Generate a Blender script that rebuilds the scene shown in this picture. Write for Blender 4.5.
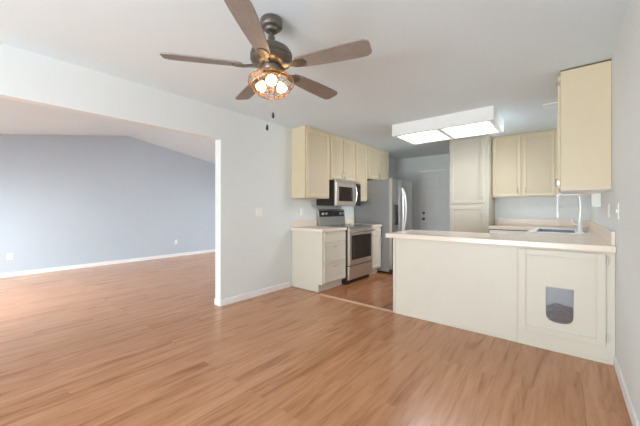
import bpy, bmesh, math, random
from mathutils import Vector, Matrix
random.seed(7)
PI = math.pi
sc = bpy.context.scene
for _o in list(bpy.data.objects):
    bpy.data.objects.remove(_o)
C = sc.collection

# ------------------------------------------------------------------ camera, world, daylight, exposure
cam_d = bpy.data.cameras.new('camera')
cam = bpy.data.objects.new('camera', cam_d)
C.objects.link(cam)
cam.location = (0, 0, 1.195)
cam.rotation_euler = (PI/2, 0, math.radians(39.5))
cam_d.sensor_width = 36
cam_d.lens = 297/640*36
cam_d.shift_y = -4/640
cam_d.clip_start = 0.02
sc.camera = cam

world = bpy.data.worlds.new('sky')
sc.world = world
world.use_nodes = True
wn = world.node_tree.nodes['Background']
wn.inputs['Color'].default_value = (0.80, 0.90, 1.0, 1)
wn.inputs['Strength'].default_value = 1.5

def area(name, loc, rot, sx, sy, power, col):
    l = bpy.data.lights.new(name, 'AREA')
    l.shape = 'RECTANGLE'; l.size = sx; l.size_y = sy; l.energy = power; l.color = col
    o = bpy.data.objects.new(name, l); C.objects.link(o)
    o.location = loc; o.rotation_euler = rot
    return o
DAY = (0.87, 0.955, 1.0)
# daylight through the patio door behind the camera (plus an added upward fill) and the living room windows
area('daylight_patio_door', (-1.3, -3.52, 1.15), (PI/2, 0, 0), 2.4, 1.9, 13, DAY)
area('patio_upward_fill', (-1.3, -3.50, 0.6), (math.radians(116), 0, 0), 2.4, 0.9, 84, DAY)  # added fill lamp tilted up to brighten the dining ceiling
area('kitchen_fill_added', (0.285, 4.98, 1.75), (0, math.radians(90), 0), 0.5, 0.85, 5, DAY).data.spread = math.radians(85)  # added lamp at an unseen, made-up window, brightens the kitchen
area('daylight_front_window', (-5.6, -1.62, 1.25), (math.radians(55), 0, math.radians(25)), 2.7, 1.5, 50, DAY).data.spread = math.radians(108)
area('living_upward_fill', (-5.4, -1.60, 0.8), (math.radians(128), 0, 0), 3.0, 0.7, 8, DAY)  # added fill lamp tilted up towards the living room ceiling
area('daylight_rear_window', (-5.4, 6.08, 1.35), (math.radians(-56), 0, 0), 2.4, 1.2, 24, DAY).data.spread = math.radians(130)

sc.view_settings.view_transform = 'Standard'
sc.view_settings.look = 'None'
sc.view_settings.gamma = 1
sc.view_settings.use_curve_mapping = False
sc.view_settings.exposure = 1.0
sc.cycles.max_bounces = 12
sc.cycles.diffuse_bounces = 12
sc.cycles.sample_clamp_indirect = 4

# ------------------------------------------------------------------ materials
def srgb(r, g, b):
    f = lambda c: (c/255/12.92) if c/255 <= 0.04045 else ((c/255+0.055)/1.055)**2.4
    return (f(r), f(g), f(b), 1)

def mat(name, rgb, rough=0.6, metal=0.0, vary=0.03, scale=6, bump=0.0, spec=0.5, stretch=(1, 1, 1)):
    m = bpy.data.materials.new(name); m.use_nodes = True
    nt = m.node_tree; b = nt.nodes['Principled BSDF']
    b.inputs['Roughness'].default_value = rough
    b.inputs['Metallic'].default_value = metal
    b.inputs['Specular IOR Level'].default_value = spec
    tc = nt.nodes.new('ShaderNodeTexCoord'); mp = nt.nodes.new('ShaderNodeMapping')
    mp.inputs['Scale'].default_value = stretch
    nt.links.new(tc.outputs['Object'], mp.inputs['Vector'])
    n = nt.nodes.new('ShaderNodeTexNoise'); n.inputs['Scale'].default_value = scale
    n.inputs['Detail'].default_value = 4
    nt.links.new(mp.outputs['Vector'], n.inputs['Vector'])
    r = nt.nodes.new('ShaderNodeValToRGB')
    c = srgb(*rgb)
    r.color_ramp.elements[0].position = 0.3; r.color_ramp.elements[1].position = 0.7
    r.color_ramp.elements[0].color = tuple(x*(1-vary) for x in c[:3]) + (1,)
    r.color_ramp.elements[1].color = tuple(min(1, x*(1+vary)) for x in c[:3]) + (1,)
    nt.links.new(n.outputs['Fac'], r.inputs['Fac'])
    nt.links.new(r.outputs['Color'], b.inputs['Base Color'])
    if bump:
        bp = nt.nodes.new('ShaderNodeBump'); bp.inputs['Strength'].default_value = bump
        bp.inputs['Distance'].default_value = 0.002
        n2 = nt.nodes.new('ShaderNodeTexNoise'); n2.inputs['Scale'].default_value = 160
        nt.links.new(tc.outputs['Object'], n2.inputs['Vector'])
        nt.links.new(n2.outputs['Fac'], bp.inputs['Height'])
        nt.links.new(bp.outputs['Normal'], b.inputs['Normal'])
    return m

def emit(name, rgb, strength):
    m = mat(name, rgb, 0.4)
    b = m.node_tree.nodes['Principled BSDF']
    b.inputs['Emission Color'].default_value = srgb(*rgb)
    b.inputs['Emission Strength'].default_value = strength
    return m

def floor_mat(name, cols, gloss):
    m = bpy.data.materials.new(name); m.use_nodes = True
    nt = m.node_tree; N = nt.nodes.new; L = nt.links.new
    b = nt.nodes['Principled BSDF']
    tc = N('ShaderNodeTexCoord')
    mp = N('ShaderNodeMapping'); mp.inputs['Rotation'].default_value = (0, 0, PI/2)
    L(tc.outputs['Object'], mp.inputs['Vector'])
    br = N('ShaderNodeTexBrick')
    br.inputs['Color1'].default_value = (0, 0, 0, 1); br.inputs['Color2'].default_value = (1, 1, 1, 1)
    br.inputs['Mortar'].default_value = (0.5, 0.5, 0.5, 1)
    br.inputs['Scale'].default_value = 1; br.inputs['Brick Width'].default_value = 1.22
    br.inputs['Row Height'].default_value = 0.095; br.inputs['Mortar Size'].default_value = 0.0012
    br.offset = 0.37; br.offset_frequency = 3
    L(mp.outputs['Vector'], br.inputs['Vector'])
    # grain runs along each plank; every plank has its own offset
    sep = N('ShaderNodeSeparateXYZ'); L(tc.outputs['Object'], sep.inputs[0])
    off = N('ShaderNodeMath'); off.operation = 'MULTIPLY'; off.inputs[1].default_value = 7.3
    L(br.outputs['Color'], off.inputs[0])
    ax = N('ShaderNodeMath'); ax.operation = 'MULTIPLY'; ax.inputs[1].default_value = 9
    L(sep.outputs['X'], ax.inputs[0])
    ay = N('ShaderNodeMath'); ay.operation = 'MULTIPLY'; ay.inputs[1].default_value = 0.85
    L(sep.outputs['Y'], ay.inputs[0])
    cb = N('ShaderNodeCombineXYZ')
    L(ax.outputs[0], cb.inputs['X']); L(ay.outputs[0], cb.inputs['Y']); L(off.outputs[0], cb.inputs['Z'])
    n1 = N('ShaderNodeTexNoise'); n1.inputs['Scale'].default_value = 1; n1.inputs['Detail'].default_value = 6
    n1.inputs['Roughness'].default_value = 0.6; n1.inputs['Distortion'].default_value = 2.0
    L(cb.outputs[0], n1.inputs['Vector'])
    n2 = N('ShaderNodeTexNoise'); n2.inputs['Scale'].default_value = 5; n2.inputs['Detail'].default_value = 3
    L(cb.outputs[0], n2.inputs['Vector'])
    mx = N('ShaderNodeMath'); mx.operation = 'MULTIPLY_ADD'; mx.inputs[1].default_value = 0.25
    L(n2.outputs['Fac'], mx.inputs[0]); 
    s1 = N('ShaderNodeMath'); s1.operation = 'MULTIPLY'; s1.inputs[1].default_value = 0.75
    L(n1.outputs['Fac'], s1.inputs[0]); L(s1.outputs[0], mx.inputs[2])
    pl = N('ShaderNodeMath'); pl.operation = 'MULTIPLY_ADD'; pl.inputs[1].default_value = 0.07
    L(br.outputs['Color'], pl.inputs[0]); L(mx.outputs[0], pl.inputs[2])
    r = N('ShaderNodeValToRGB'); e = r.color_ramp.elements
    e[0].position = 0.36; e[0].color = srgb(*cols[0])
    e[1].position = 0.70; e[1].color = srgb(*cols[2])
    k = r.color_ramp.elements.new(0.50); k.color = srgb(*cols[1])
    L(pl.outputs[0], r.inputs['Fac'])
    mm = N('ShaderNodeMixRGB'); mm.blend_type = 'MULTIPLY'
    mm.inputs[2].default_value = (0.72, 0.62, 0.55, 1)
    f = N('ShaderNodeMath'); f.operation = 'MULTIPLY'; f.inputs[1].default_value = 0.35
    L(br.outputs['Fac'], f.inputs[0]); L(f.outputs[0], mm.inputs[0]); L(r.outputs['Color'], mm.inputs[1])
    L(mm.outputs[0], b.inputs['Base Color'])
    b.inputs['Roughness'].default_value = gloss
    b.inputs['Specular IOR Level'].default_value = 0.5
    return m

M = {}
M['wall'] = mat('wall_paint', (223, 227, 227), 0.6, vary=0.012, scale=1.5, bump=0.12)
M['blue_wall'] = mat('blue_grey_paint', (188, 198, 208), 0.65, vary=0.012, scale=1.5, bump=0.12)
M['ceil'] = mat('ceiling_paint', (222, 234, 241), 0.9, vary=0.01, scale=1.5, bump=0.2)
M['trim'] = mat('white_trim', (240, 241, 240), 0.4, vary=0.01)
M['floor'] = floor_mat('laminate', [(152, 98, 62), (181, 128, 90), (201, 149, 111)], 0.22)
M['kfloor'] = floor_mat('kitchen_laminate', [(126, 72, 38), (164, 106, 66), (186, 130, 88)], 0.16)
M['cream'] = mat('cream_cabinet_paint', (212, 206, 192), 0.42, vary=0.012, scale=3)
M['tan'] = mat('beige_cabinet_paint', (215, 201, 172), 0.42, vary=0.015, scale=3)
M['pan'] = mat('pale_beige_cabinet_paint', (188, 181, 166), 0.42, vary=0.015, scale=3)
M['tanpanel'] = mat('beige_cabinet_panel', (208, 193, 167), 0.45, vary=0.015, scale=3)
M['white_inner'] = mat('white_melamine', (238, 238, 234), 0.4, vary=0.01)
M['counter'] = mat('cream_laminate_worktop', (230, 217, 202), 0.22, vary=0.03, scale=60)
M['steel'] = mat('brushed_steel', (196, 193, 189), 0.30, 0.9, vary=0.05, scale=30, stretch=(1, 1, 12))
M['warmsteel'] = mat('warm_brushed_steel', (208, 198, 187), 0.34, 0.85, vary=0.05, scale=30, stretch=(1, 1, 12))
M['greyside'] = mat('grey_enamel', (142, 142, 141), 0.45, 0.2, vary=0.02)
M['bright'] = mat('chrome', (225, 226, 228), 0.18, 0.9, vary=0.02)
M['pale_chrome'] = mat('pale_chrome', (238, 239, 241), 0.25, 0.35, vary=0.01)
M['nickel'] = mat('satin_nickel', (188, 184, 176), 0.3, 0.9, vary=0.02)
M['black'] = mat('black_plastic', (38, 36, 36), 0.35, vary=0.05)
M['glass_black'] = mat('black_glass', (50, 42, 38), 0.08, vary=0.05)
M['cooktop'] = mat('black_ceramic_glass', (40, 38, 38), 0.08, vary=0.05)
M['plate'] = mat('white_plastic', (238, 238, 235), 0.35, vary=0.01)
M['door'] = mat('grey_white_door_paint', (228, 230, 228), 0.5, vary=0.01)
M['sinkwhite'] = mat('white_enamel', (240, 240, 242), 0.25, vary=0.01)
M['basin'] = mat('steel_basin', (150, 160, 178), 0.3, 0.6, vary=0.04)
M['fan_metal'] = mat('aged_pewter', (118, 112, 106), 0.38, 0.75, vary=0.10, scale=12)
M['blade'] = mat('weathered_wood', (138, 129, 123), 0.45, vary=0.16, scale=9, stretch=(1.2, 14, 1))
M['copper'] = mat('bronze_wire', (172, 132, 94), 0.35, 0.8, vary=0.1)
M['bulb'] = emit('bulb_glow', (255, 212, 150), 6.5)
M['diffuser'] = emit('lit_diffuser', (248, 250, 255), 5.0)
M['tube'] = emit('lit_tube', (255, 255, 255), 4.0)
M['dark'] = mat('dark_gap', (60, 58, 56), 0.7)
M['gap_shade'] = mat('gap_shade_brown', (112, 96, 76), 0.6)  # shadow line above the hanging cabinet, put into the colour
M['brown'] = mat('brown_cloth', (104, 74, 56), 0.9, vary=0.5, scale=14)
M['strip'] = mat('oak_strip', (214, 176, 146), 0.35, vary=0.05, scale=8)
M['burner'] = mat('burner_ring', (70, 68, 68), 0.2, vary=0.05)
M['grey_inner'] = mat('grey_board', (150, 152, 156), 0.6, vary=0.08)

def glass(name, rgb, alpha_rough=0.05, tr=0.95, ior=1.1):
    m = bpy.data.materials.new(name); m.use_nodes = True
    b = m.node_tree.nodes['Principled BSDF']
    b.inputs['Base Color'].default_value = srgb(*rgb)
    b.inputs['Transmission Weight'].default_value = tr
    b.inputs['Roughness'].default_value = alpha_rough
    b.inputs['IOR'].default_value = ior
    n = m.node_tree.nodes.new('ShaderNodeTexNoise'); n.inputs['Scale'].default_value = 30
    mr = m.node_tree.nodes.new('ShaderNodeMapRange')
    mr.inputs['To Min'].default_value = alpha_rough; mr.inputs['To Max'].default_value = alpha_rough+0.05
    m.node_tree.links.new(n.outputs['Fac'], mr.inputs['Value'])
    m.node_tree.links.new(mr.outputs['Result'], b.inputs['Roughness'])
    return m
M['flap'] = glass('clear_plastic', (240, 243, 248), 0.04, 0.92, 1.4)
M['pane'] = glass('window_glass', (245, 250, 250), 0.0)

# ------------------------------------------------------------------ helpers
class MB:
    def __init__(s): s.bm = bmesh.new()
    def box(s, x0, x1, y0, y1, z0, z1, bev=0.0, seg=2):
        r = bmesh.ops.create_cube(s.bm, size=1)
        vs = r['verts']
        for v in vs:
            v.co = Vector(((x0+x1)/2 + v.co.x*(x1-x0), (y0+y1)/2 + v.co.y*(y1-y0), (z0+z1)/2 + v.co.z*(z1-z0)))
        if bev:
            es = list({e for v in vs for e in v.link_edges})
            bmesh.ops.bevel(s.bm, geom=es, offset=bev, segments=seg, affect='EDGES', profile=0.6)
        return s
    def lathe(s, prof, cx=0, cy=0, n=32, axis='Z', o=(0, 0, 0)):
        rings = []
        for (r, z) in prof:
            ring = []
            for i in range(n):
                a = 2*PI*i/n
                p = (r*math.cos(a), r*math.sin(a), z)
                if axis == 'X': p = (p[2], p[0], p[1])
                if axis == 'Y': p = (p[0], p[2], p[1])
                ring.append(s.bm.verts.new((p[0]+cx+o[0], p[1]+cy+o[1], p[2]+o[2])))
            rings.append(ring)
        for a, b in zip(rings, rings[1:]):
            for i in range(n):
                s.bm.faces.new((a[i], a[(i+1) % n], b[(i+1) % n], b[i]))
        for ring in (rings[0], rings[-1]):
            try: s.bm.faces.new(ring)
            except ValueError: pass
        return s
    def tube(s, pts, rad, n=8, closed=False):
        pts = [Vector(p) for p in pts]
        m = len(pts); rings = []
        up = None
        for i, p in enumerate(pts):
            if closed: d = pts[(i+1) % m]-pts[i-1]
            else: d = pts[min(i+1, m-1)]-pts[max(i-1, 0)]
            d.normalize()
            if up is None:
                up = Vector((0, 0, 1)) if abs(d.z) < 0.9 else Vector((1, 0, 0))
            a = d.cross(up); a.normalize(); b = a.cross(d); b.normalize(); up = b
            rr = rad[i] if isinstance(rad, (list, tuple)) else rad
            rings.append([s.bm.verts.new(p + a*rr*math.cos(2*PI*k/n) + b*rr*math.sin(2*PI*k/n)) for k in range(n)])
        pairs = list(zip(rings, rings[1:])) + ([(rings[-1], rings[0])] if closed else [])
        for a, b in pairs:
            for k in range(n):
                s.bm.faces.new((a[k], a[(k+1) % n], b[(k+1) % n], b[k]))
        if not closed:
            s.bm.faces.new(rings[0]); s.bm.faces.new(rings[-1])
        return s
    def prism(s, outline, y0, y1, axis='Y'):
        # outline in two coordinates, extruded along axis
        def P(u, v, w):
            return {'Y': (u, w, v), 'Z': (u, v, w), 'X': (w, u, v)}[axis]
        a = [s.bm.verts.new(P(u, v, y0)) for u, v in outline]
        b = [s.bm.verts.new(P(u, v, y1)) for u, v in outline]
        n = len(a)
        s.bm.faces.new(a); s.bm.faces.new(b)
        for i in range(n):
            s.bm.faces.new((a[i], a[(i+1) % n], b[(i+1) % n], b[i]))
        return s
    def xform(s, mtx):
        bmesh.ops.transform(s.bm, matrix=mtx, verts=s.bm.verts); return s
    def build(s, name, m, parent=None, smooth=False, label=None):
        bmesh.ops.recalc_face_normals(s.bm, faces=s.bm.faces)
        me = bpy.data.meshes.new(name); s.bm.to_mesh(me); s.bm.free()
        if smooth:
            for p in me.polygons: p.use_smooth = True
            try: me.set_sharp_from_angle(angle=math.radians(40))
            except Exception: pass
        me.materials.append(M[m] if isinstance(m, str) else m)
        o = bpy.data.objects.new(name, me); C.objects.link(o)
        if parent: o.parent = parent
        if label: o['label'] = label
        return o

def thing(name, label, cat, loc=(0, 0, 0), rz=0, group=None):
    o = bpy.data.objects.new(name, None); C.objects.link(o)
    o.empty_display_size = 0.1
    o.location = loc; o.rotation_euler = (0, 0, rz)
    o['label'] = label; o['category'] = cat
    if group: o['group'] = group
    return o
def tag(o, label, cat, group=None):
    o['label'] = label; o['category'] = cat
    if group: o['group'] = group
    return o
def struct(name, mb, m, **k):
    o = mb.build(name, m, **k); o['kind'] = 'structure'; return o

# ------------------------------------------------------------------ the setting
XL, XR, XF = -3.265, 0.30, -7.55       # left wall, right wall, far living room wall
YB = -3.6                              # wall behind the camera
CZ = 2.44
T = 0.12
def ground(name, x0, x1, y0, y1, m):
    return struct(name, MB().box(x0, x1, y0, y1, -0.1, 0), m)
ground('floor', XF-T, XR+T, YB-T, 3.20, 'floor')
o = MB().box(XF-T, XL-T, 3.20, 6.3, -0.1, 0).build('floor', 'floor'); o['kind'] = 'structure'
ground('floor', XL-T, XR+T, 3.20, 7.2, 'kfloor')
struct('ceiling', MB().box(XL-0.005, XR+T, YB-T, 7.2, CZ, CZ+0.12), 'ceil')

# living room vaulted ceiling: ridge at y = 2.4
RZ, RY, SL = 2.83, 2.40, 0.172
y0, y1 = -1.7-T, 6.2+T
zl = lambda y: RZ-SL*abs(y-RY)
struct('ceiling', MB().prism([(y0, zl(y0)), (RY, RZ), (y1, zl(y1)), (y1, zl(y1)+0.12), (RY, RZ+0.12), (y0, zl(y0)+0.12)],
       XF-T, XL-T+0.001, 'X'), 'ceil')
# walls
lw = MB()
lw.prism([(2.04, 0), (7.2, 0), (7.2, 2.95), (2.04, 2.95)], XL-T, XL, 'X')
lw.box(XL-T, XL, -1.25, 2.04, 2.055, 2.95)
lw.box(XL-T, XL, YB-T, -1.25, 0, 2.95)
struct('wall_left', lw, 'wall')
struct('wall_far', MB().box(XF-T, XF, y0, y1, 0, 2.95), 'blue_wall')
def wall_hole_y(name, x0, x1, ya, yb, z1, hx0, hx1, hz0, hz1, m):
    w = MB()
    w.box(x0, hx0, ya, yb, 0, z1); w.box(hx1, x1, ya, yb, 0, z1)
    w.box(hx0, hx1, ya, yb, hz1, z1)
    if hz0 > 0: w.box(hx0, hx1, ya, yb, 0, hz0)
    return struct(name, w, m)
wall_hole_y('wall_front', XF, XL-T, -1.7-T, -1.7, 2.11, -6.95, -3.85, 0.45, 2.0, 'wall')
wall_hole_y('wall_rear', XF, XL-T, 6.2, 6.2+T, 2.17, -6.6, -4.2, 0.75, 1.95, 'wall')
wall_hole_y('wall_back', XL, XR, YB-T, YB, CZ, -2.8, -0.2, 0.0, 2.1, 'wall')
struct('wall_right', MB().box(XR, XR+T, YB-T, 4.50, 0, CZ).box(XR, XR+T, 5.46, 6.3, 0, CZ)
       .box(XR, XR+T, 4.50, 5.46, 0, 1.42).box(XR, XR+T, 4.50, 5.46, 2.08, CZ), 'wall')  # hole for the added, unseen window over the sink
struct('wall_kitchen', MB().box(-1.60, XR, 6.18, 6.30, 0, CZ), 'wall')
struct('wall_return', MB().box(-1.60, -1.48, 6.30, 7.0, 0, CZ), 'wall')
dw = MB()
dw.box(XL, -2.66, 7.0, 7.12, 0, CZ); dw.box(-1.84, -1.48, 7.0, 7.12, 0, CZ); dw.box(-2.66, -1.84, 7.0, 7.12, 2.09, CZ)
struct('wall_hall', dw, 'wall')
def window(name, x0, x1, ya, yb, z0, z1, mull):
    f = MB(); w = 0.05
    f.box(x0, x0+w, ya, yb, z0, z1); f.box(x1-w, x1, ya, yb, z0, z1)
    f.box(x0+w, x1-w, ya, yb, z0, z0+w); f.box(x0+w, x1-w, ya, yb, z1-w, z1)
    for k in range(1, mull+1):
        xm = x0+(x1-x0)*k/(mull+1)
        f.box(xm-w/2, xm+w/2, ya, yb, z0+w, z1-w)
    o = struct(name, f, 'trim')
    ym = (ya+yb)/2
    MB().box(x0+w, x1-w, ym-0.004, ym+0.004, z0+w, z1-w).build('window_pane', 'pane', o)
window('window_1', -6.95, -3.85, -1.80, -1.73, 0.45, 2.0, 2)
window('window_2', -6.6, -4.2, 6.22, 6.29, 0.75, 1.95, 1)
window('window_3', -2.8, -0.2, -3.70, -3.63, 0.0, 2.1, 1)

fw4 = MB()  # added window hidden behind the hanging cabinet, to help light the kitchen
fw4.box(0.36, 0.40, 4.50, 4.55, 1.42, 2.08); fw4.box(0.36, 0.40, 5.41, 5.46, 1.42, 2.08)
fw4.box(0.36, 0.40, 4.55, 5.41, 1.42, 1.47); fw4.box(0.36, 0.40, 4.55, 5.41, 2.03, 2.08); fw4.box(0.36, 0.40, 4.96, 5.00, 1.47, 2.03)
o = struct('window_4_added', fw4, 'trim')
MB().box(0.377, 0.383, 4.55, 5.41, 1.47, 2.03).build('window_pane', 'pane', o)

# baseboards and trims
bh, bt = 0.075, 0.012
struct('baseboard_left', MB().box(XL, XL+bt, 2.04, 3.235, 0, bh, 0.003).box(XL-T, XL+bt, 2.028, 2.04, 0, bh, 0.003), 'trim')
struct('baseboard_far', MB().box(XF, XF+bt, -1.7, 6.2, 0, bh, 0.003), 'trim')
struct('baseboard_right', MB().box(XR-bt, XR, YB, 3.175, 0, bh, 0.003), 'trim')
struct('baseboard_hall', MB().box(-3.2, -2.73, 7.0-bt, 7.0, 0, bh, 0.003), 'trim')
struct('trim_1', MB().box(XL+0.62, -1.535, 3.175, 3.235, 0, 0.006, 0.002), 'strip')
# door at the end of the kitchen
dr = MB()
dr.box(-2.655, -1.845, 7.02, 7.055, 0.005, 2.085, 0.003)
o = struct('door_1', dr, 'door')
pn = MB()
for (a, b_) in ((-2.545, -2.285), (-2.215, -1.955)):
    for (c, d) in ((0.22, 0.80), (0.95, 1.60), (1.72, 1.96)):
        pn.box(a, b_, 7.012, 7.021, c, d, 0.004)
pn.build('door_panels', 'door', o)
kn = MB(); kn.lathe([(0.0, -0.065), (0.02, -0.063), (0.028, -0.05), (0.022, -0.035), (0.011, -0.028), (0.011, -0.008), (0.033, -0.006), (0.033, 0)], axis='Y', o=(-2.59, 7.02, 0.96), n=20)
kn.build('door_knob', 'fan_metal', o, smooth=True)
kn = MB(); kn.lathe([(0.0, -0.022), (0.02, -0.02), (0.03, -0.008), (0.03, 0)], axis='Y', o=(-2.59, 7.02, 1.10), n=20)
kn.build('deadbolt', 'fan_metal', o, smooth=True)
struct('trim_2', MB().box(-2.725, -2.66, 6.985, 7.0, 0, 2.155, 0.003).box(-1.84, -1.775, 6.985, 7.0, 0, 2.155, 0.003)
       .box(-2.66, -1.84, 6.985, 7.0, 2.09, 2.155, 0.003), 'door')

# ------------------------------------------------------------------ cabinets (local frame: x to the right, y into the cabinet, z up)
def shaker(parent, name, x0, x1, z0, z1, m, pm=None, y=0.0, fw=0.05, t=0.02, rec=0.012):
    d = MB()
    d.box(x0, x0+fw, y-t, y, z0, z1, 0.002, 1); d.box(x1-fw, x1, y-t, y, z0, z1, 0.002, 1)
    d.box(x0+fw, x1-fw, y-t, y, z0, z0+fw, 0.002, 1); d.box(x0+fw, x1-fw, y-t, y, z1-fw, z1, 0.002, 1)
    o = d.build(name, m, parent)
    MB().box(x0+fw-0.001, x1-fw+0.001, y-t+rec, y-0.002, z0+fw-0.001, z1-fw+0.001).build('door_panel' if 'door' in name else 'drawer_panel', pm or m, o)
    return o
def slab(parent, name, x0, x1, z0, z1, m, y=0.0, t=0.02):
    return MB().box(x0, x1, y-t, y, z0, z1, 0.003).build(name, m, parent)
def vpull(parent, x, z, y=-0.02, h=0.085, name='handle'):
    p = []
    for k in range(9):
        a = PI*k/8
        p.append((x, y-0.004-0.024*math.sin(a)**0.7, z-h/2*math.cos(a)))
    MB().tube(p, 0.0048, 8).lathe([(0.008, 0), (0.008, 0.004)], axis='Y', o=(x, y-0.004, z-h/2), n=12)\
        .lathe([(0.008, 0), (0.008, 0.004)], axis='Y', o=(x, y-0.004, z+h/2), n=12).build(name, 'nickel', parent, smooth=True)
def hpull(parent, x, z, y=-0.02, w=0.085):
    p = []
    for k in range(9):
        a = PI*k/8
        p.append((x-w/2*math.cos(a), y-0.004-0.024*math.sin(a)**0.7, z))
    MB().tube(p, 0.0048, 8).build('handle', 'nickel', parent, smooth=True)
def carcass(root, w, d, z0, z1, m, toe=0.0, back=True):
    b = MB(); t = 0.018
    zb = z0+toe
    b.box(0, t, 0.0, d, zb, z1); b.box(w-t, w, 0.0, d, zb, z1)          # sides
    b.box(t, w-t, 0.0, d, z1-t, z1); b.box(t, w-t, 0.0, d, zb, zb+t)
    b.box(t, w-t, d-t, d, zb+t, z1-t)
    b.box(t, w-t, 0.0, 0.018, zb+t, z1-t)                               # closed front behind the doors
    if toe: b.box(0, w, 0.07, d, z0, zb)
    return b.build('body', m, root)

# upper cabinets on the left wall, facing +x
def upper_left(y0, y1, z0, label, doors, handles, bottom=None):
    r = thing('wall_cabinet', label, 'cabinet', (-2.98, y0, z0), PI/2, 'beige wall cabinets')
    w = y1-y0; h = CZ-0.004-z0
    carcass(r, w, 0.283, 0, h, 'tan')
    MB().box(0, w, -0.012, 0.0, h-0.025, h, 0.003).build('crown_strip', 'tan', r)
    n = doors; g = 0.022
    dw_ = (w-g*(n+1))/n
    for k in range(n):
        a = g+k*(dw_+g)
        d = shaker(r, 'door', a, a+dw_, 0.022, h-0.035, 'tan', 'tanpanel', fw=0.05)
        hx = handles[k]
        if hx is not None:
            vpull(d, a+dw_-0.022 if hx > 0 else a+0.022, 0.10)
    return r
upper_left(3.262, 3.852, 1.365, 'tall single-door beige wall cabinet at the near end of the left row, beside the outlet', 1, [None])
upper_left(3.857, 4.620, 1.680, 'short two-door beige wall cabinet directly above the microwave', 2, [1, -1])
upper_left(4.625, 5.055, 1.345, 'tall narrow beige wall cabinet between the microwave and the refrigerator', 1, [None])
upper_left(5.060, 5.975, 1.790, 'short two-door beige wall cabinet above the refrigerator, far end of the left row', 2, [1, -1])

# base cabinets on the left wall
r = thing('base_cabinet', 'cream three-drawer base cabinet at the near end of the left run, beside the stove', 'cabinet', (-2.66, 3.275, 0), PI/2, 'base cabinets')
w = 0.578
b = MB(); b.box(0, w, 0.0, 0.60, 0.11, 0.865); b.box(0.0, w, 0.07, 0.60, 0, 0.11); b.build('body', 'cream', r)
for z0_, z1_, hp in ((0.715, 0.845, 0), (0.42, 0.695, 1), (0.13, 0.40, 1)):
    if hp:
        d = shaker(r, 'drawer', 0.03, w-0.02, z0_, z1_, 'cream', fw=0.03, rec=0.009)
        hpull(d, w/2, z1_-0.055, w=0.075)
    else:
        d = slab(r, 'drawer', 0.03, w-0.02, z0_, z1_, 'cream')
        MB().box(0.05, w-0.04, -0.03, -0.02, z1_-0.022, z1_-0.008, 0.003).build('handle', 'cream', d)
r = thing('base_cabinet', 'narrow cream base cabinet with drawer and door between the stove and the refrigerator', 'cabinet', (-2.66, 4.625, 0), PI/2, 'base cabinets')
w = 0.38
b = MB(); b.box(0, w, 0.0, 0.60, 0.11, 0.865); b.box(0, w, 0.07, 0.60, 0, 0.11); b.build('body', 'cream', r)
d = slab(r, 'drawer', 0.02, w-0.02, 0.715, 0.845, 'cream'); hpull(d, w/2, 0.785, w=0.07)
d = shaker(r, 'door', 0.02, w-0.02, 0.13, 0.695, 'cream', fw=0.045); vpull(d, w-0.04, 0.62)
# worktops of the left run
def left_top(y0, y1, label):
    b = MB(); b.box(XL+0.002, -2.63, y0, y1, 0.8655, 0.91, 0.005); b.box(XL+0.002, XL+0.02, y0, y1, 0.9105, 1.01, 0.004)
    tag(b.build('worktop', 'counter'), label, 'worktop', 'worktops')
left_top(3.243, 3.856, 'cream worktop with low backsplash left of the stove')
left_top(4.622, 5.01, 'short cream worktop piece between the stove and the refrigerator')

# ------------------------------------------------------------------ stove (local x = +Y)
r = thing('stove', 'stainless freestanding electric stove with black oven window, under the microwave', 'stove', (-2.64, 3.862, 0), PI/2)
w = 0.756
MB().box(0, w, 0.0, 0.625, 0.06, 0.895, 0.003).build('body', 'black', r)
MB().box(-0.001, w+0.001, -0.03, 0.56, 0.896, 0.915, 0.004).build('cooktop', 'cooktop', r)
MB().box(-0.001, w+0.001, -0.036, -0.0305, 0.893, 0.915, 0.002).build('cooktop_trim', 'steel', r)
for (x, y, q) in ((0.20, 0.13, 0.10), (0.56, 0.13, 0.08), (0.20, 0.40, 0.075), (0.56, 0.40, 0.10)):
    MB().tube([(x+q*math.cos(2*PI*k/32), y+q*math.sin(2*PI*k/32), 0.9155) for k in range(32)], 0.0015, 6, True).build('burner_ring', 'burner', r)
d = MB(); d.box(0.008, w-0.008, -0.04, 0.0, 0.30, 0.885, 0.006); d = d.build('oven_door', 'warmsteel', r)
MB().box(0.075, w-0.075, -0.0435, -0.039, 0.385, 0.775, 0.002).build('oven_window', 'glass_black', d)
MB().tube([(0.06, -0.04, 0.835), (0.06, -0.085, 0.835)], 0.010).tube([(w-0.06, -0.04, 0.835), (w-0.06, -0.085, 0.835)], 0.010)\
    .tube([(0.03, -0.088, 0.835), (w-0.03, -0.088, 0.835)], 0.014, 12).build('handle', 'bright', d, smooth=True)
MB().box(0.008, w-0.008, -0.035, 0.0, 0.075, 0.285, 0.006).build('storage_drawer', 'warmsteel', r)
MB().box(0.02, w-0.02, 0.03, 0.55, 0.0, 0.06).build('base', 'black', r)
bg = MB(); bg.prism([(0.545, 0.915), (0.625, 0.915), (0.625, 1.185), (0.60, 1.19), (0.575, 1.17)], 0.002, w-0.002, 'X')
bg = bg.build('control_panel', 'steel', r)
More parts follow.
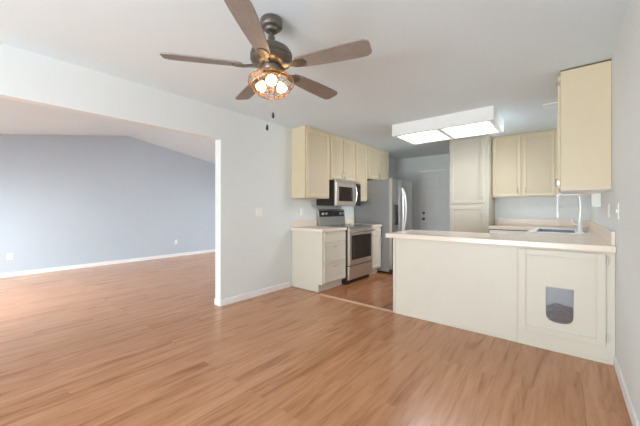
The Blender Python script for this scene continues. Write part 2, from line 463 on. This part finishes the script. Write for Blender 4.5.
# sloping face runs from (y .545, z .915) to (.575, 1.17)
def panel_pt(z): return 0.545+(z-0.915)/(1.17-0.915)*0.03
MB().prism([(panel_pt(1.06)-0.004, 1.06), (panel_pt(1.165)-0.004, 1.165), (panel_pt(1.165)+0.004, 1.165), (panel_pt(1.06)+0.004, 1.06)], 0.01, w-0.01, 'X').build('control_fascia', 'black', bg)
MB().box(0.30, 0.47, 0.553, 0.562, 1.085, 1.145, 0.002).build('display', 'glass_black', bg)
for x in (0.08, 0.17, 0.585, 0.675):
    MB().lathe([(0.0, -0.03), (0.024, -0.028), (0.028, 0.0)], axis='Y', o=(x, 0.562, 1.112), n=20).build('knob', 'bright', bg, smooth=True)

# microwave
r = thing('microwave', 'stainless over-the-range microwave mounted above the stove', 'microwave', (-2.885, 3.862, 1.25), PI/2)
MB().box(0, w, 0.0, 0.375, 0, 0.425, 0.003).build('body', 'black', r)
MB().box(0.0, w, -0.02, 0.0, 0.395, 0.427, 0.003).build('vent_grille', 'warmsteel', r)
d = MB(); d.box(0.0, 0.585, -0.035, 0.0, 0.0, 0.39, 0.006); d = d.build('door', 'warmsteel', r)
MB().box(0.075, 0.49, -0.0385, -0.034, 0.075, 0.315, 0.002).build('window', 'glass_black', d)
hp = [(0.545, -0.04-0.045*math.sin(PI*k/12)**0.6, 0.03+0.33*k/12) for k in range(13)]
MB().tube(hp, 0.013, 10).build('handle', 'bright', d, smooth=True)
d = MB(); d.box(0.59, w, -0.035, 0.0, 0.0, 0.39, 0.005); d = d.build('control_panel', 'black', r)
MB().box(0.61, w-0.02, -0.0375, -0.034, 0.31, 0.36, 0.001).build('display', 'glass_black', d)

# refrigerator
r = thing('refrigerator', 'stainless side-by-side refrigerator with white curved handles and grey side', 'refrigerator', (-2.50, 5.03, 0), PI/2)
w = 0.91
MB().box(0, w, 0.0, 0.755, 0.03, 1.745, 0.006).build('body', 'greyside', r)
MB().box(0.01, w-0.01, -0.03, 0.02, 0.0, 0.075, 0.004).build('base_grille', 'black', r)
def fdoor(x0, x1):
    o_ = []
    for k in range(9):
        u = k/8
        o_.append((x0+(x1-x0)*u, -0.06-0.022*math.sin(PI*u)))
    return o_+[(x1, -0.003), (x0, -0.003)]
dl = MB().prism(fdoor(0.002, 0.415), 0.085, 1.755, 'Z').build('freezer_door', 'steel', r, smooth=True)
d2 = MB().prism(fdoor(0.422, w-0.002), 0.085, 1.755, 'Z').build('refrigerator_door', 'steel', r, smooth=True)
q = MB().box(0.07, 0.21, -0.09, -0.07, 0.90, 1.28, 0.004).build('dispenser', 'black', dl)
MB().box(0.085, 0.195, -0.093, -0.089, 0.98, 1.16, 0.003).build('dispenser_niche', 'glass_black', q)
for x, dd in ((0.395, dl), (0.440, d2)):
    sd = -1 if dd is dl else 1
    pts = [(x+sd*0.038*math.sin(PI*k/16), -0.075-0.045*math.sin(PI*k/16)**0.6, 0.74+0.86*k/16) for k in range(17)]
    MB().tube(pts, [0.012+0.008*math.sin(PI*k/16) for k in range(17)], 10).build('handle', 'pale_chrome', dd, smooth=True)
for hx in (0.03, w-0.09):
    MB().box(hx, hx+0.06, -0.05, 0.05, 1.7565, 1.772, 0.003).build('hinge_cover', 'greyside', r)

# ------------------------------------------------------------------ pantry and cabinets on the kitchen wall (facing -y)
r = thing('pantry_cabinet', 'full-height pale beige pantry cabinet with two stacked doors', 'cabinet', (-1.60, 5.60, 0), 0)
w = 0.62; h = CZ-0.004
MB().box(0, w, 0.0, 0.578, 0.10, h).box(0, w, 0.07, 0.578, 0, 0.10).build('body', 'pan', r)
d = shaker(r, 'upper_door', 0.02, 0.555, 1.29, 2.405, 'pan', fw=0.05); vpull(d, 0.53, 1.39)
d = shaker(r, 'lower_door', 0.02, 0.555, 0.12, 1.235, 'pan', fw=0.05); vpull(d, 0.53, 1.10)
MB().box(0, w, -0.008, 0.0, h-0.03, h, 0.003).build('crown_strip', 'pan', r)

r = thing('wall_cabinet', 'two-door beige wall cabinet between the pantry and the right wall', 'cabinet', (-0.975, 5.88, 1.40), 0, 'beige wall cabinets')
h = CZ-0.004-1.40; w = 1.27
b = MB(); b.box(0, w, 0.0, 0.298, 0, h); b.build('body', 'tan', r)
MB().box(0.01, w-0.01, 0.01, 0.29, -0.002, 0.0).build('underside', 'white_inner', r)
d = shaker(r, 'door', 0.012, 0.415, 0.012, h-0.035, 'tan', 'tanpanel', fw=0.045); vpull(d, 0.375, 0.10)
d = shaker(r, 'door', 0.445, 0.855, 0.012, h-0.035, 'tan', 'tanpanel', fw=0.045); vpull(d, 0.485, 0.10)

# right wall cabinet, facing -x; plain side towards the camera
r = thing('wall_cabinet', 'large beige wall cabinet hanging on the right wall over the peninsula, side facing viewer', 'cabinet', (-0.03, 4.34, 1.36), -PI/2, 'beige wall cabinets')
h = 2.425-1.36; w = 0.91
MB().box(0, w, 0.0, 0.328, 0.004, h, 0.001).build('body', 'tan', r)
MB().box(0.004, w-0.004, 0.004, 0.325, 0.0, 0.004).build('underside', 'white_inner', r)
MB().box(0, w, -0.0005, 0.328, h+0.0005, h+0.012).build('top_shadow_strip', 'gap_shade', r)  # brown strip stands in for the shadow line along the cabinet top
d = shaker(r, 'door', 0.02, 0.445, 0.02, h-0.03, 'tan', 'tanpanel', y=-0.001); vpull(d, 0.42, 0.10, y=-0.021)
d = shaker(r, 'door', 0.465, w-0.02, 0.02, h-0.03, 'tan', 'tanpanel', y=-0.001); vpull(d, 0.49, 0.10, y=-0.021)
for z in (0.07, h-0.10):
    hb = MB(); hb.box(w-0.022, w-0.004, -0.026, -0.002, z-0.022, z+0.022, 0.002)
    hb.lathe([(0.005, -0.026), (0.005, 0.026)], o=(w-0.018, -0.024, z), n=12)
    hb.build('hinge', 'nickel', d)

# base cabinets along the kitchen wall and right wall
r = thing('base_cabinet', 'white-fronted base cabinet with drawer right of the pantry, seen over the peninsula', 'cabinet', (-0.972, 5.58, 0), 0, 'base cabinets')
w = 0.60
MB().box(0, w, 0.0, 0.598, 0.11, 0.865).box(0, w, 0.07, 0.598, 0, 0.11).build('body', 'dark', r)
d = slab(r, 'drawer', 0.01, w-0.015, 0.71, 0.852, 'white_inner'); hpull(d, 0.30, 0.79, w=0.09)
d = shaker(r, 'door', 0.01, w/2-0.004, 0.13, 0.695, 'white_inner'); d = shaker(r, 'door', w/2+0.004, w-0.015, 0.13, 0.695, 'white_inner')
r = thing('sink_base_cabinet', 'cream base cabinet along the right wall under the sink', 'cabinet', (-0.33, 5.575, 0), -PI/2)
w = 1.68
MB().box(0, w, 0.0, 0.628, 0.11, 0.70).box(0, w, 0.07, 0.628, 0, 0.11).box(0, w, 0.0, 0.018, 0.70, 0.8645).build('body', 'cream', r)
for k in range(4):
    shaker(r, 'door', 0.01+k*0.418, 0.42+k*0.418-0.006, 0.13, 0.845, 'cream')

# peninsula
r = thing('peninsula_cabinet', 'long plain cream back panel and cabinet of the peninsula left of the cat door', 'cabinet', (-1.53, 3.19, 0), 0)
w = 1.20
MB().box(0, w-0.001, 0.006, 0.64, 0, 0.865).build('body', 'cream', r)
MB().box(0.025, w-0.001, 0.0, 0.0055, 0.0, 0.8645, 0.001).build('back_panel', 'cream', r)
MB().box(-0.002, 0.024, -0.006, 0.02, 0.0, 0.8645, 0.004).build('corner_strip', 'cream', r)
MB().box(0.024, w-0.004, -0.011, -0.0005, 0.0, 0.03, 0.003).build('base_strip', 'cream', r)
r = thing('cat_door_cabinet', 'cream cabinet with a cat flap door at the right end of the peninsula', 'cabinet', (-0.328, 3.19, 0), 0)
w = 0.626
b = MB()
b.box(0, 0.018, 0.0, 0.64, 0.0, 0.865); b.box(w-0.018, w, 0.0, 0.64, 0, 0.865)
b.box(0.018, w-0.018, 0.0, 0.64, 0.10, 0.118); b.box(0.018, w-0.018, 0.622, 0.64, 0.118, 0.847)
b.box(0.018, w-0.018, 0.0, 0.64, 0.847, 0.865); b.box(0.018, w-0.018, 0.0, 0.02, 0.0, 0.10)
b.build('body', 'cream', r)
f = MB()
f.box(-0.001, 0.014, -0.008, -0.0005, 0.0, 0.8645, 0.001); f.box(0.57, w, -0.008, -0.0005, 0.0, 0.8645, 0.001)
f.box(0.014, 0.57, -0.008, -0.0005, 0.0, 0.14, 0.001); f.box(0.014, 0.57, -0.008, -0.0005, 0.845, 0.8645, 0.001)
f.build('face_frame', 'cream', r)
MB().box(0.0, w-0.014, -0.018, -0.0085, 0.0, 0.028, 0.003).build('base_strip', 'cream', r)
# door with an arched-bottom opening
dx0, dx1, dz0, dz1 = 0.012, 0.572, 0.133, 0.847
yf, yb_ = -0.030, -0.0085
d = MB(); fw = 0.052
d.box(dx0, dx0+fw, yf, yb_, dz0, dz1, 0.003); d.box(dx1-fw, dx1, yf, yb_, dz0, dz1, 0.003)
d.box(dx0+fw, dx1-fw, yf, yb_, dz0, dz0+fw-0.006, 0.003); d.box(dx0+fw, dx1-fw, yf, yb_, dz1-fw, dz1, 0.003)
door = d.build('door', 'cream', r)
# panel: strips around the opening; opening x .202-.384, top .537, bottom .245 with rounded corners
px0, px1, pz0, pz1 = dx0+fw-0.001, dx1-fw+0.001, dz0+fw-0.007, dz1-fw+0.001
ox0, ox1, oz0, oz1 = 0.202, 0.384, 0.243, 0.537
hole = [(ox0, oz1), (ox1, oz1)]
rad_x, rad_z = (ox1-ox0)/2, 0.075
cx_ = (ox0+ox1)/2
arc = [(cx_+rad_x*math.copysign(abs(math.cos(a))**0.75, math.cos(a)), oz0+rad_z-rad_z*math.sin(a)**0.75 if math.sin(a) > 0 else oz0+rad_z) for a in [PI*k/16 for k in range(17)]]
hole = [(ox0, oz1), (ox1, oz1)] + arc      # runs clockwise: top-left, top-right, right side down, along the arc to the left
p = MB(); ya_, yb2 = yf+0.012, yb_-0.001
p.box(px0, ox0, ya_, yb2, pz0, pz1); p.box(ox1, px1, ya_, yb2, pz0, pz1)
p.box(ox0, ox1, ya_, yb2, oz1, pz1)
p.prism([(ox0, pz0), (ox1, pz0)] + arc, ya_, yb2, 'Y')
p.build('door_panel', 'cream', door)
fl = MB(); fl.prism([(x, z) for x, z in hole], yb2-0.006, yb2-0.003, 'Y')
fl = fl.build('cat_flap', 'flap', door)
MB().tube([(x, ya_-0.001, z) for x, z in hole], 0.0022, 6, True).build('flap_rim', 'cream', fl)
for z in (0.20, 0.80):
    hb = MB(); hb.lathe([(0.007, -0.032), (0.007, 0.032)], o=(dx1+0.010, -0.018, z), n=14)
    hb.box(dx1-0.004, dx1+0.03, -0.0115, -0.0085, z-0.022, z+0.022, 0.001)
    hb.build('hinge', 'cream', door, smooth=True)
# crumpled brown blanket on the cabinet floor, seen through the flap
bl = bmesh.new()
N_ = 18
g = [[bl.verts.new((-0.30+0.56*i/N_, 3.222+0.085*j/N_, 0.12+0.10+0.012*math.sin(i*1.3+j*0.7)+0.012*math.sin(j*1.9-i*0.5)+0.15*math.sin(PI/2*j/N_)*(0.85+0.15*math.sin(i*0.9)))) for j in range(N_+1)] for i in range(N_+1)]
for i in range(N_):
    for j in range(N_):
        bl.faces.new((g[i][j], g[i+1][j], g[i+1][j+1], g[i][j+1]))
me = bpy.data.meshes.new('blanket'); 
ext = bmesh.ops.extrude_face_region(bl, geom=list(bl.faces))
for v in [e for e in ext['geom'] if isinstance(e, bmesh.types.BMVert)]: v.co.z = 0.1185
bmesh.ops.recalc_face_normals(bl, faces=bl.faces)
bl.to_mesh(me); bl.free()
for q in me.polygons: q.use_smooth = True
me.materials.append(M['brown'])
bo = bpy.data.objects.new('blanket', me); C.objects.link(bo)
tag(bo, 'crumpled brown blanket seen inside through the cat flap', 'blanket')

sb = thing('added_pale_box', 'pale grey box added inside the cabinet to lighten the top of the cat flap', 'box', (-0.03, 3.475, 0.1185))  # made-up pale box, gives a lighter tone behind the flap
MB().box(-0.22, 0.22, -0.14, 0.14, 0.0, 0.40, 0.01).build('box_body', 'plate', sb)
MB().box(-0.225, 0.225, -0.145, 0.145, 0.4005, 0.42, 0.006).build('lid', 'plate', sb)

# U-shaped worktop: peninsula, right run with sink hole, kitchen wall run
sy0, sy1, sx0, sx1 = 4.27, 5.10, -0.27, 0.10
wt = MB()
XW = XR-0.002
wt.box(-1.60, XW, 3.13, 3.895, 0.8655, 0.915, 0.006, 3)
wt.box(-0.36, XW, 3.895, sy0, 0.8655, 0.915)
wt.box(-0.36, sx0, sy0, sy1, 0.8655, 0.915); wt.box(sx1, XW, sy0, sy1, 0.8655, 0.915)
wt.box(-0.36, XW, sy1, 5.55, 0.8655, 0.915)
wt.box(-0.972, XW, 5.55, 6.178, 0.8655, 0.915)
wto = tag(wt.build('worktop', 'counter'), 'long cream worktop of the peninsula, wrapping round the sink to the pantry', 'worktop', 'worktops')
MB().box(XW-0.02, XW, 3.19, 6.158, 0.9155, 1.02, 0.003).box(-0.972, XW, 6.158, 6.178, 0.9155, 1.02, 0.003).build('backsplash', 'counter', wto)

# sink
r = thing('kitchen_sink', 'white-rimmed double sink set in the right worktop', 'sink', (0, 0, 0.915))
sk = MB()
ax0, ax1, ay0, ay1 = -0.31, 0.17, 4.24, 5.13
bx0, bx1 = -0.262, 0.092
ym = 4.70
sk.box(ax0, bx0, ay0, ay1, 0.0005, 0.018, 0.005); sk.box(bx1, ax1, ay0, ay1, 0.0005, 0.012, 0.004)
sk.box(bx0, bx1, ay0, 4.285, 0.0005, 0.018, 0.005); sk.box(bx0, bx1, 5.085, ay1, 0.0005, 0.012, 0.004)
sk.box(bx0+0.003, bx1-0.003, ym-0.015, ym+0.015, -0.16, -0.05, 0.003)
sk.build('rim', 'sinkwhite', r)
for (c0, c1) in ((4.285, ym-0.015), (ym+0.015, 5.085)):
    k_ = MB(); t = 0.003; zb = -0.17
    k_.box(bx0, bx0+t, c0, c1, zb, 0.001); k_.box(bx1-t, bx1, c0, c1, zb, 0.001)
    k_.box(bx0+t, bx1-t, c0, c0+t, zb, 0.001); k_.box(bx0+t, bx1-t, c1-t, c1, zb, 0.001)
    k_.box(bx0+t, bx1-t, c0+t, c1-t, zb, zb+t)
    kb = k_.build('basin', 'basin', r)
    MB().lathe([(0.04, zb+t), (0.04, zb+t+0.003), (0.0, zb+t+0.001)], cx=(bx0+bx1)/2, cy=(c0+c1)/2, n=20).build('drain', 'bright', kb, smooth=True)

# faucet
fx, fy, fz = 0.135, 4.62, 0.928
r = thing('faucet', 'tall chrome spring-neck faucet standing behind the sink', 'faucet', (fx, fy, fz))
MB().lathe([(0.03, 0), (0.03, 0.008), (0.024, 0.02), (0.022, 0.12), (0.018, 0.13)], n=24).build('base', 'pale_chrome', r, smooth=True)
pts = [(0, 0, 0.12), (0.004, 0, 0.20), (0.008, 0, 0.28), (0.004, 0, 0.36), (-0.004, 0, 0.405)]
for k in range(1, 7):
    a = PI/2*k/6; pts.append((-0.006-0.028*(1-math.cos(a)), 0, 0.412+0.026*math.sin(a)))
pts += [(-0.08, 0, 0.438), (-0.165, 0, 0.438)]
for k in range(1, 7):
    a = PI/2*k/6; pts.append((-0.172-0.028*math.sin(a), 0, 0.438-0.045*(1-math.cos(a))))
pts += [(-0.20, 0, 0.36), (-0.20, 0, 0.30)]
MB().tube(pts, 0.013, 10).build('neck', 'pale_chrome', r, smooth=True)
# coil wound round the neck
hel = []; tot = len(pts)-1; turns = 60; vec = [Vector(p) for p in pts]
for i in range(turns*8):
    t_ = i/(turns*8-1)*tot*0.999; k = int(t_); f_ = t_-k
    c = vec[k].lerp(vec[k+1], f_); dd = (vec[k+1]-vec[k]).normalized()
    A = Vector((0, 1, 0)); B = dd.cross(A)
    a = 2*PI*i/8
    hel.append(c+A*0.0165*math.cos(a)+B*0.0165*math.sin(a))
MB().tube(hel, 0.0028, 5).build('spring', 'pale_chrome', r, smooth=True)
MB().lathe([(0.012, 0.32), (0.015, 0.30), (0.016, 0.22), (0.019, 0.19), (0.019, 0.165), (0.0, 0.163)], cx=-0.20, n=20).build('spray_head', 'pale_chrome', r, smooth=True)
MB().tube([(0, 0, 0.295), (-0.20, 0, 0.295)], 0.006).tube([(-0.2+0.021*math.cos(2*PI*k/16), 0.021*math.sin(2*PI*k/16), 0.295) for k in range(16)], 0.005, 6, True).build('holder_arm', 'pale_chrome', r, smooth=True)
MB().tube([(-0.01, 0, 0.085), (-0.065, 0, 0.085)], 0.012, 10).tube([(-0.062, 0, 0.085), (-0.068, 0, 0.15)], 0.006, 8).build('lever', 'pale_chrome', r, smooth=True)
# soap dispenser-like side spray beside it
r = thing('air_gap_cap', 'small dark cylindrical cap beside the faucet base', 'faucet cap', (0.20, 4.86, 0.9155))
MB().lathe([(0.022, 0), (0.022, 0.05), (0.018, 0.06), (0, 0.062)], n=20).build('cap', 'nickel', r, smooth=True)

# white box under the upper cabinet
r = thing('junction_box', 'small plain white box on the right wall under the upper cabinet', 'electrical box', (0.26, 4.40, 1.22))
MB().box(-0.034, 0.039, -0.05, 0.05, 0.0, 0.20, 0.004).build('housing', 'plate', r)
MB().box(-0.030, 0.035, -0.053, -0.050, 0.005, 0.195, 0.001).build('cover', 'plate', r)

# wall plates
def plate(loc, rz, label, w=0.07, kind='outlet', group=None):
    nm = 'wall_outlet' if kind == 'outlet' else 'light_switch'
    r = thing(nm, label, 'outlet' if kind == 'outlet' else 'light switch', loc, rz, group)
    MB().box(-w/2, w/2, -0.006, -0.0005, -0.057, 0.057, 0.002).build('cover_plate', 'plate', r)
    if kind == 'outlet':
        for z in (-0.02, 0.02):
            MB().box(-0.017, 0.017, -0.0085, -0.006, z-0.015, z+0.015, 0.002).build('socket', 'white_inner', r)
    else:
        n = 2 if w > 0.1 else 1
        for k in range(n):
            x = 0 if n == 1 else (-0.023+0.046*k)
            MB().box(x-0.006, x+0.006, -0.014, -0.006, -0.012, 0.012, 0.002).build('toggle', 'white_inner', r)
plate((XL, 2.64, 1.155), PI/2, 'white double light switch in the middle of the left wall', 0.115, 'switch')
plate((XL, 3.50, 1.155), PI/2, 'white outlet above the left worktop, beside the stove')
plate((XF, 3.46, 0.365), PI/2, 'white outlet low on the blue wall, right one near the opening edge')
plate((XF, 0.56, 0.355), PI/2, 'white outlet low on the blue wall, at the left edge of the photo')
plate((XR, 3.03, 1.18), -PI/2, 'white light switch on the right wall in front of the upper cabinet', kind='switch')
plate((XR, 3.62, 1.18), -PI/2, 'white outlet on the right wall above the peninsula, beneath the upper cabinet')

# ------------------------------------------------------------------ kitchen ceiling light box
r = thing('ceiling_light', 'large white box ceiling light with two lit panels over the kitchen', 'ceiling light', (-1.98, 4.08, 2.27))
W_, D_ = 1.32, 0.76; H_ = CZ-2.27-0.0005
b = MB(); t = 0.06
b.box(0, t, 0, D_, 0, H_, 0.003); b.box(W_-t, W_, 0, D_, 0, H_, 0.003)
b.box(t, W_-t, 0, t, 0, H_, 0.003); b.box(t, W_-t, D_-t, D_, 0, H_, 0.003)
b.box(W_/2-0.035, W_/2+0.035, t, D_-t, 0, H_)
b.box(t, W_-t, t, D_-t, H_-0.02, H_)
b.build('housing', 'trim', r)
for x0, x1 in ((t, W_/2-0.035), (W_/2+0.035, W_-t)):
    p = MB(); p.box(x0+0.001, x1-0.001, t+0.001, D_-t-0.001, 0.035, 0.04)
    p = p.build('diffuser', 'diffuser', r)
    MB().box(x0+0.001, x1-0.001, D_*0.68, D_*0.68+0.03, 0.020, 0.034).build('diffuser_bar', 'greyside', p)

# ceiling vent
r = thing('ceiling_vent', 'small white slotted vent in the kitchen ceiling near the right cabinet', 'vent', (-0.03, 4.50, CZ))
MB().box(-0.17, 0.17, -0.085, -0.06, -0.012, -0.0005, 0.002).box(-0.17, 0.17, 0.06, 0.085, -0.012, -0.0005, 0.002)\
    .box(-0.17, -0.145, -0.06, 0.06, -0.012, -0.0005).box(0.145, 0.17, -0.06, 0.06, -0.012, -0.0005).build('frame', 'plate', r)
MB().box(-0.145, 0.145, -0.06, 0.06, -0.002, -0.0005).build('opening', 'greyside', r)
for k in range(4):
    MB().box(-0.145, 0.145, -0.05+k*0.03, -0.037+k*0.03, -0.010, -0.003).build('slat', 'plate', r)

# ------------------------------------------------------------------ ceiling fan
FX, FY = -1.490, 1.305
r = thing('ceiling_fan', 'five-blade grey wood ceiling fan with lit wire cage light', 'ceiling fan', (FX, FY, 0))
MB().lathe([(0.068, CZ-0.0005), (0.072, CZ-0.006), (0.072, CZ-0.048), (0.066, CZ-0.056), (0.046, CZ-0.062), (0.041, CZ-0.078), (0.028, CZ-0.086), (0.0, CZ-0.088)], n=40).build('canopy', 'fan_metal', r, smooth=True)
MB().lathe([(0.0125, CZ-0.08), (0.0125, 2.28)], n=16).lathe([(0.022, 2.33), (0.024, 2.31), (0.03, 2.29), (0.034, 2.262)], n=24).build('downrod', 'fan_metal', r, smooth=True)
MB().lathe([(0.0, 2.275), (0.045, 2.272), (0.085, 2.262), (0.118, 2.24), (0.134, 2.215), (0.137, 2.195), (0.130, 2.188), (0.130, 2.178), (0.137, 2.172),
            (0.128, 2.155), (0.10, 2.142), (0.07, 2.138), (0.0, 2.138)], n=48).build('motor_housing', 'fan_metal', r, smooth=True)
MB().lathe([(0.062, 2.1375), (0.066, 2.125), (0.058, 2.105), (0.052, 2.085), (0.060, 2.072), (0.0, 2.07)], n=32).build('light_fitter', 'fan_metal', r, smooth=True)
ZB = 2.125
for k in range(5):
    a = math.radians(17+72*k)
    pr = MB()
    # outline along local x
    out = []
    for (x, hw) in ((0.185, 0.036), (0.21, 0.046), (0.30, 0.055), (0.45, 0.063), (0.58, 0.066), (0.63, 0.064), (0.652, 0.052), (0.66, 0.035)):
        out.append((x, hw))
    o2 = out + [(x, -hw) for x, hw in reversed(out)]
    pr.prism(o2, -0.004, 0.004, 'Z')
    mt = Matrix.Rotation(a, 4, 'Z') @ Matrix.Translation((0, 0, ZB)) @ Matrix.Rotation(math.radians(-12), 4, 'X')
    # keep the mesh in its own blade frame so the grain follows the blade
    bo = pr.build('blade', 'blade', r); bo.matrix_local = mt
    ir = MB()
    ir.prism([(0.09, 0.016), (0.14, 0.012), (0.17, 0.03), (0.20, 0.036), (0.235, 0.028), (0.25, 0), (0.235, -0.028), (0.20, -0.036), (0.17, -0.03), (0.14, -0.012), (0.09, -0.016)], -0.010, -0.0045, 'Z')
    ir.tube([(0.085, 0, 0.012), (0.13, 0, 0.0), (0.19, 0, -0.007)], [0.012, 0.010, 0.006], 8)
    io = ir.build('blade_bracket', 'fan_metal', bo, smooth=False)
# wire cage
cg = MB()
prof = [(0.060, 2.090), (0.092, 2.082), (0.125, 2.065), (0.145, 2.045), (0.148, 2.025), (0.135, 1.995), (0.108, 1.965), (0.075, 1.942), (0.048, 1.932)]
for k in range(14):
    a = 2*PI*k/14
    cg.tube([(q*math.cos(a), q*math.sin(a), z) for q, z in prof], 0.0022, 5)
for (q, z) in ((0.062, 2.09), (0.110, 2.074), (0.1465, 2.045), (0.1495, 2.022), (0.122, 1.980), (0.085, 1.948), (0.048, 1.932)):
    cg.tube([(q*math.cos(2*PI*i/36), q*math.sin(2*PI*i/36), z) for i in range(36)], 0.0026, 5, True)
cg.build('wire_cage', 'copper', r, smooth=True)
for k in range(3):
    a = math.radians(-41+120*k)
    bx_, by_ = 0.068*math.cos(a), 0.068*math.sin(a)
    s_ = MB(); s_.lathe([(0.014, 0.0), (0.017, 0.005), (0.017, 0.03), (0.01, 0.035)], n=16)
    s_.xform(Matrix.Translation((bx_*0.5, by_*0.5, 2.045)) @ Matrix.Rotation(a, 4, 'Z') @ Matrix.Rotation(math.radians(-35), 4, 'Y'))
    so = s_.build('socket', 'copper', r, smooth=True)
    q_ = MB(); q_.lathe([(0.0, -0.052), (0.016, -0.051), (0.031, -0.041), (0.036, -0.026), (0.031, -0.010), (0.016, 0.006), (0.012, 0.018)], n=20)
    q_.xform(Matrix.Translation((bx_, by_, 2.030)) @ Matrix.Rotation(a, 4, 'Z') @ Matrix.Rotation(math.radians(-30), 4, 'Y'))
    q_.build('bulb', 'bulb', so, smooth=True)
for (cx2, cy2, zt, zb2) in ((0.03, -0.012, 2.08, 1.81), (-0.038, -0.004, 2.08, 1.745)):
    c_ = MB(); c_.tube([(cx2*0.9, cy2, zt), (cx2, cy2, zb2)], 0.0011, 5)
    co = c_.build('pull_chain', 'nickel', r)
    MB().lathe([(0.003, zb2+0.012), (0.008, zb2), (0.009, zb2-0.018), (0.004, zb2-0.028), (0.0, zb2-0.028)], cx=cx2, cy=cy2, n=14).build('pull_fob', 'black', co, smooth=True)
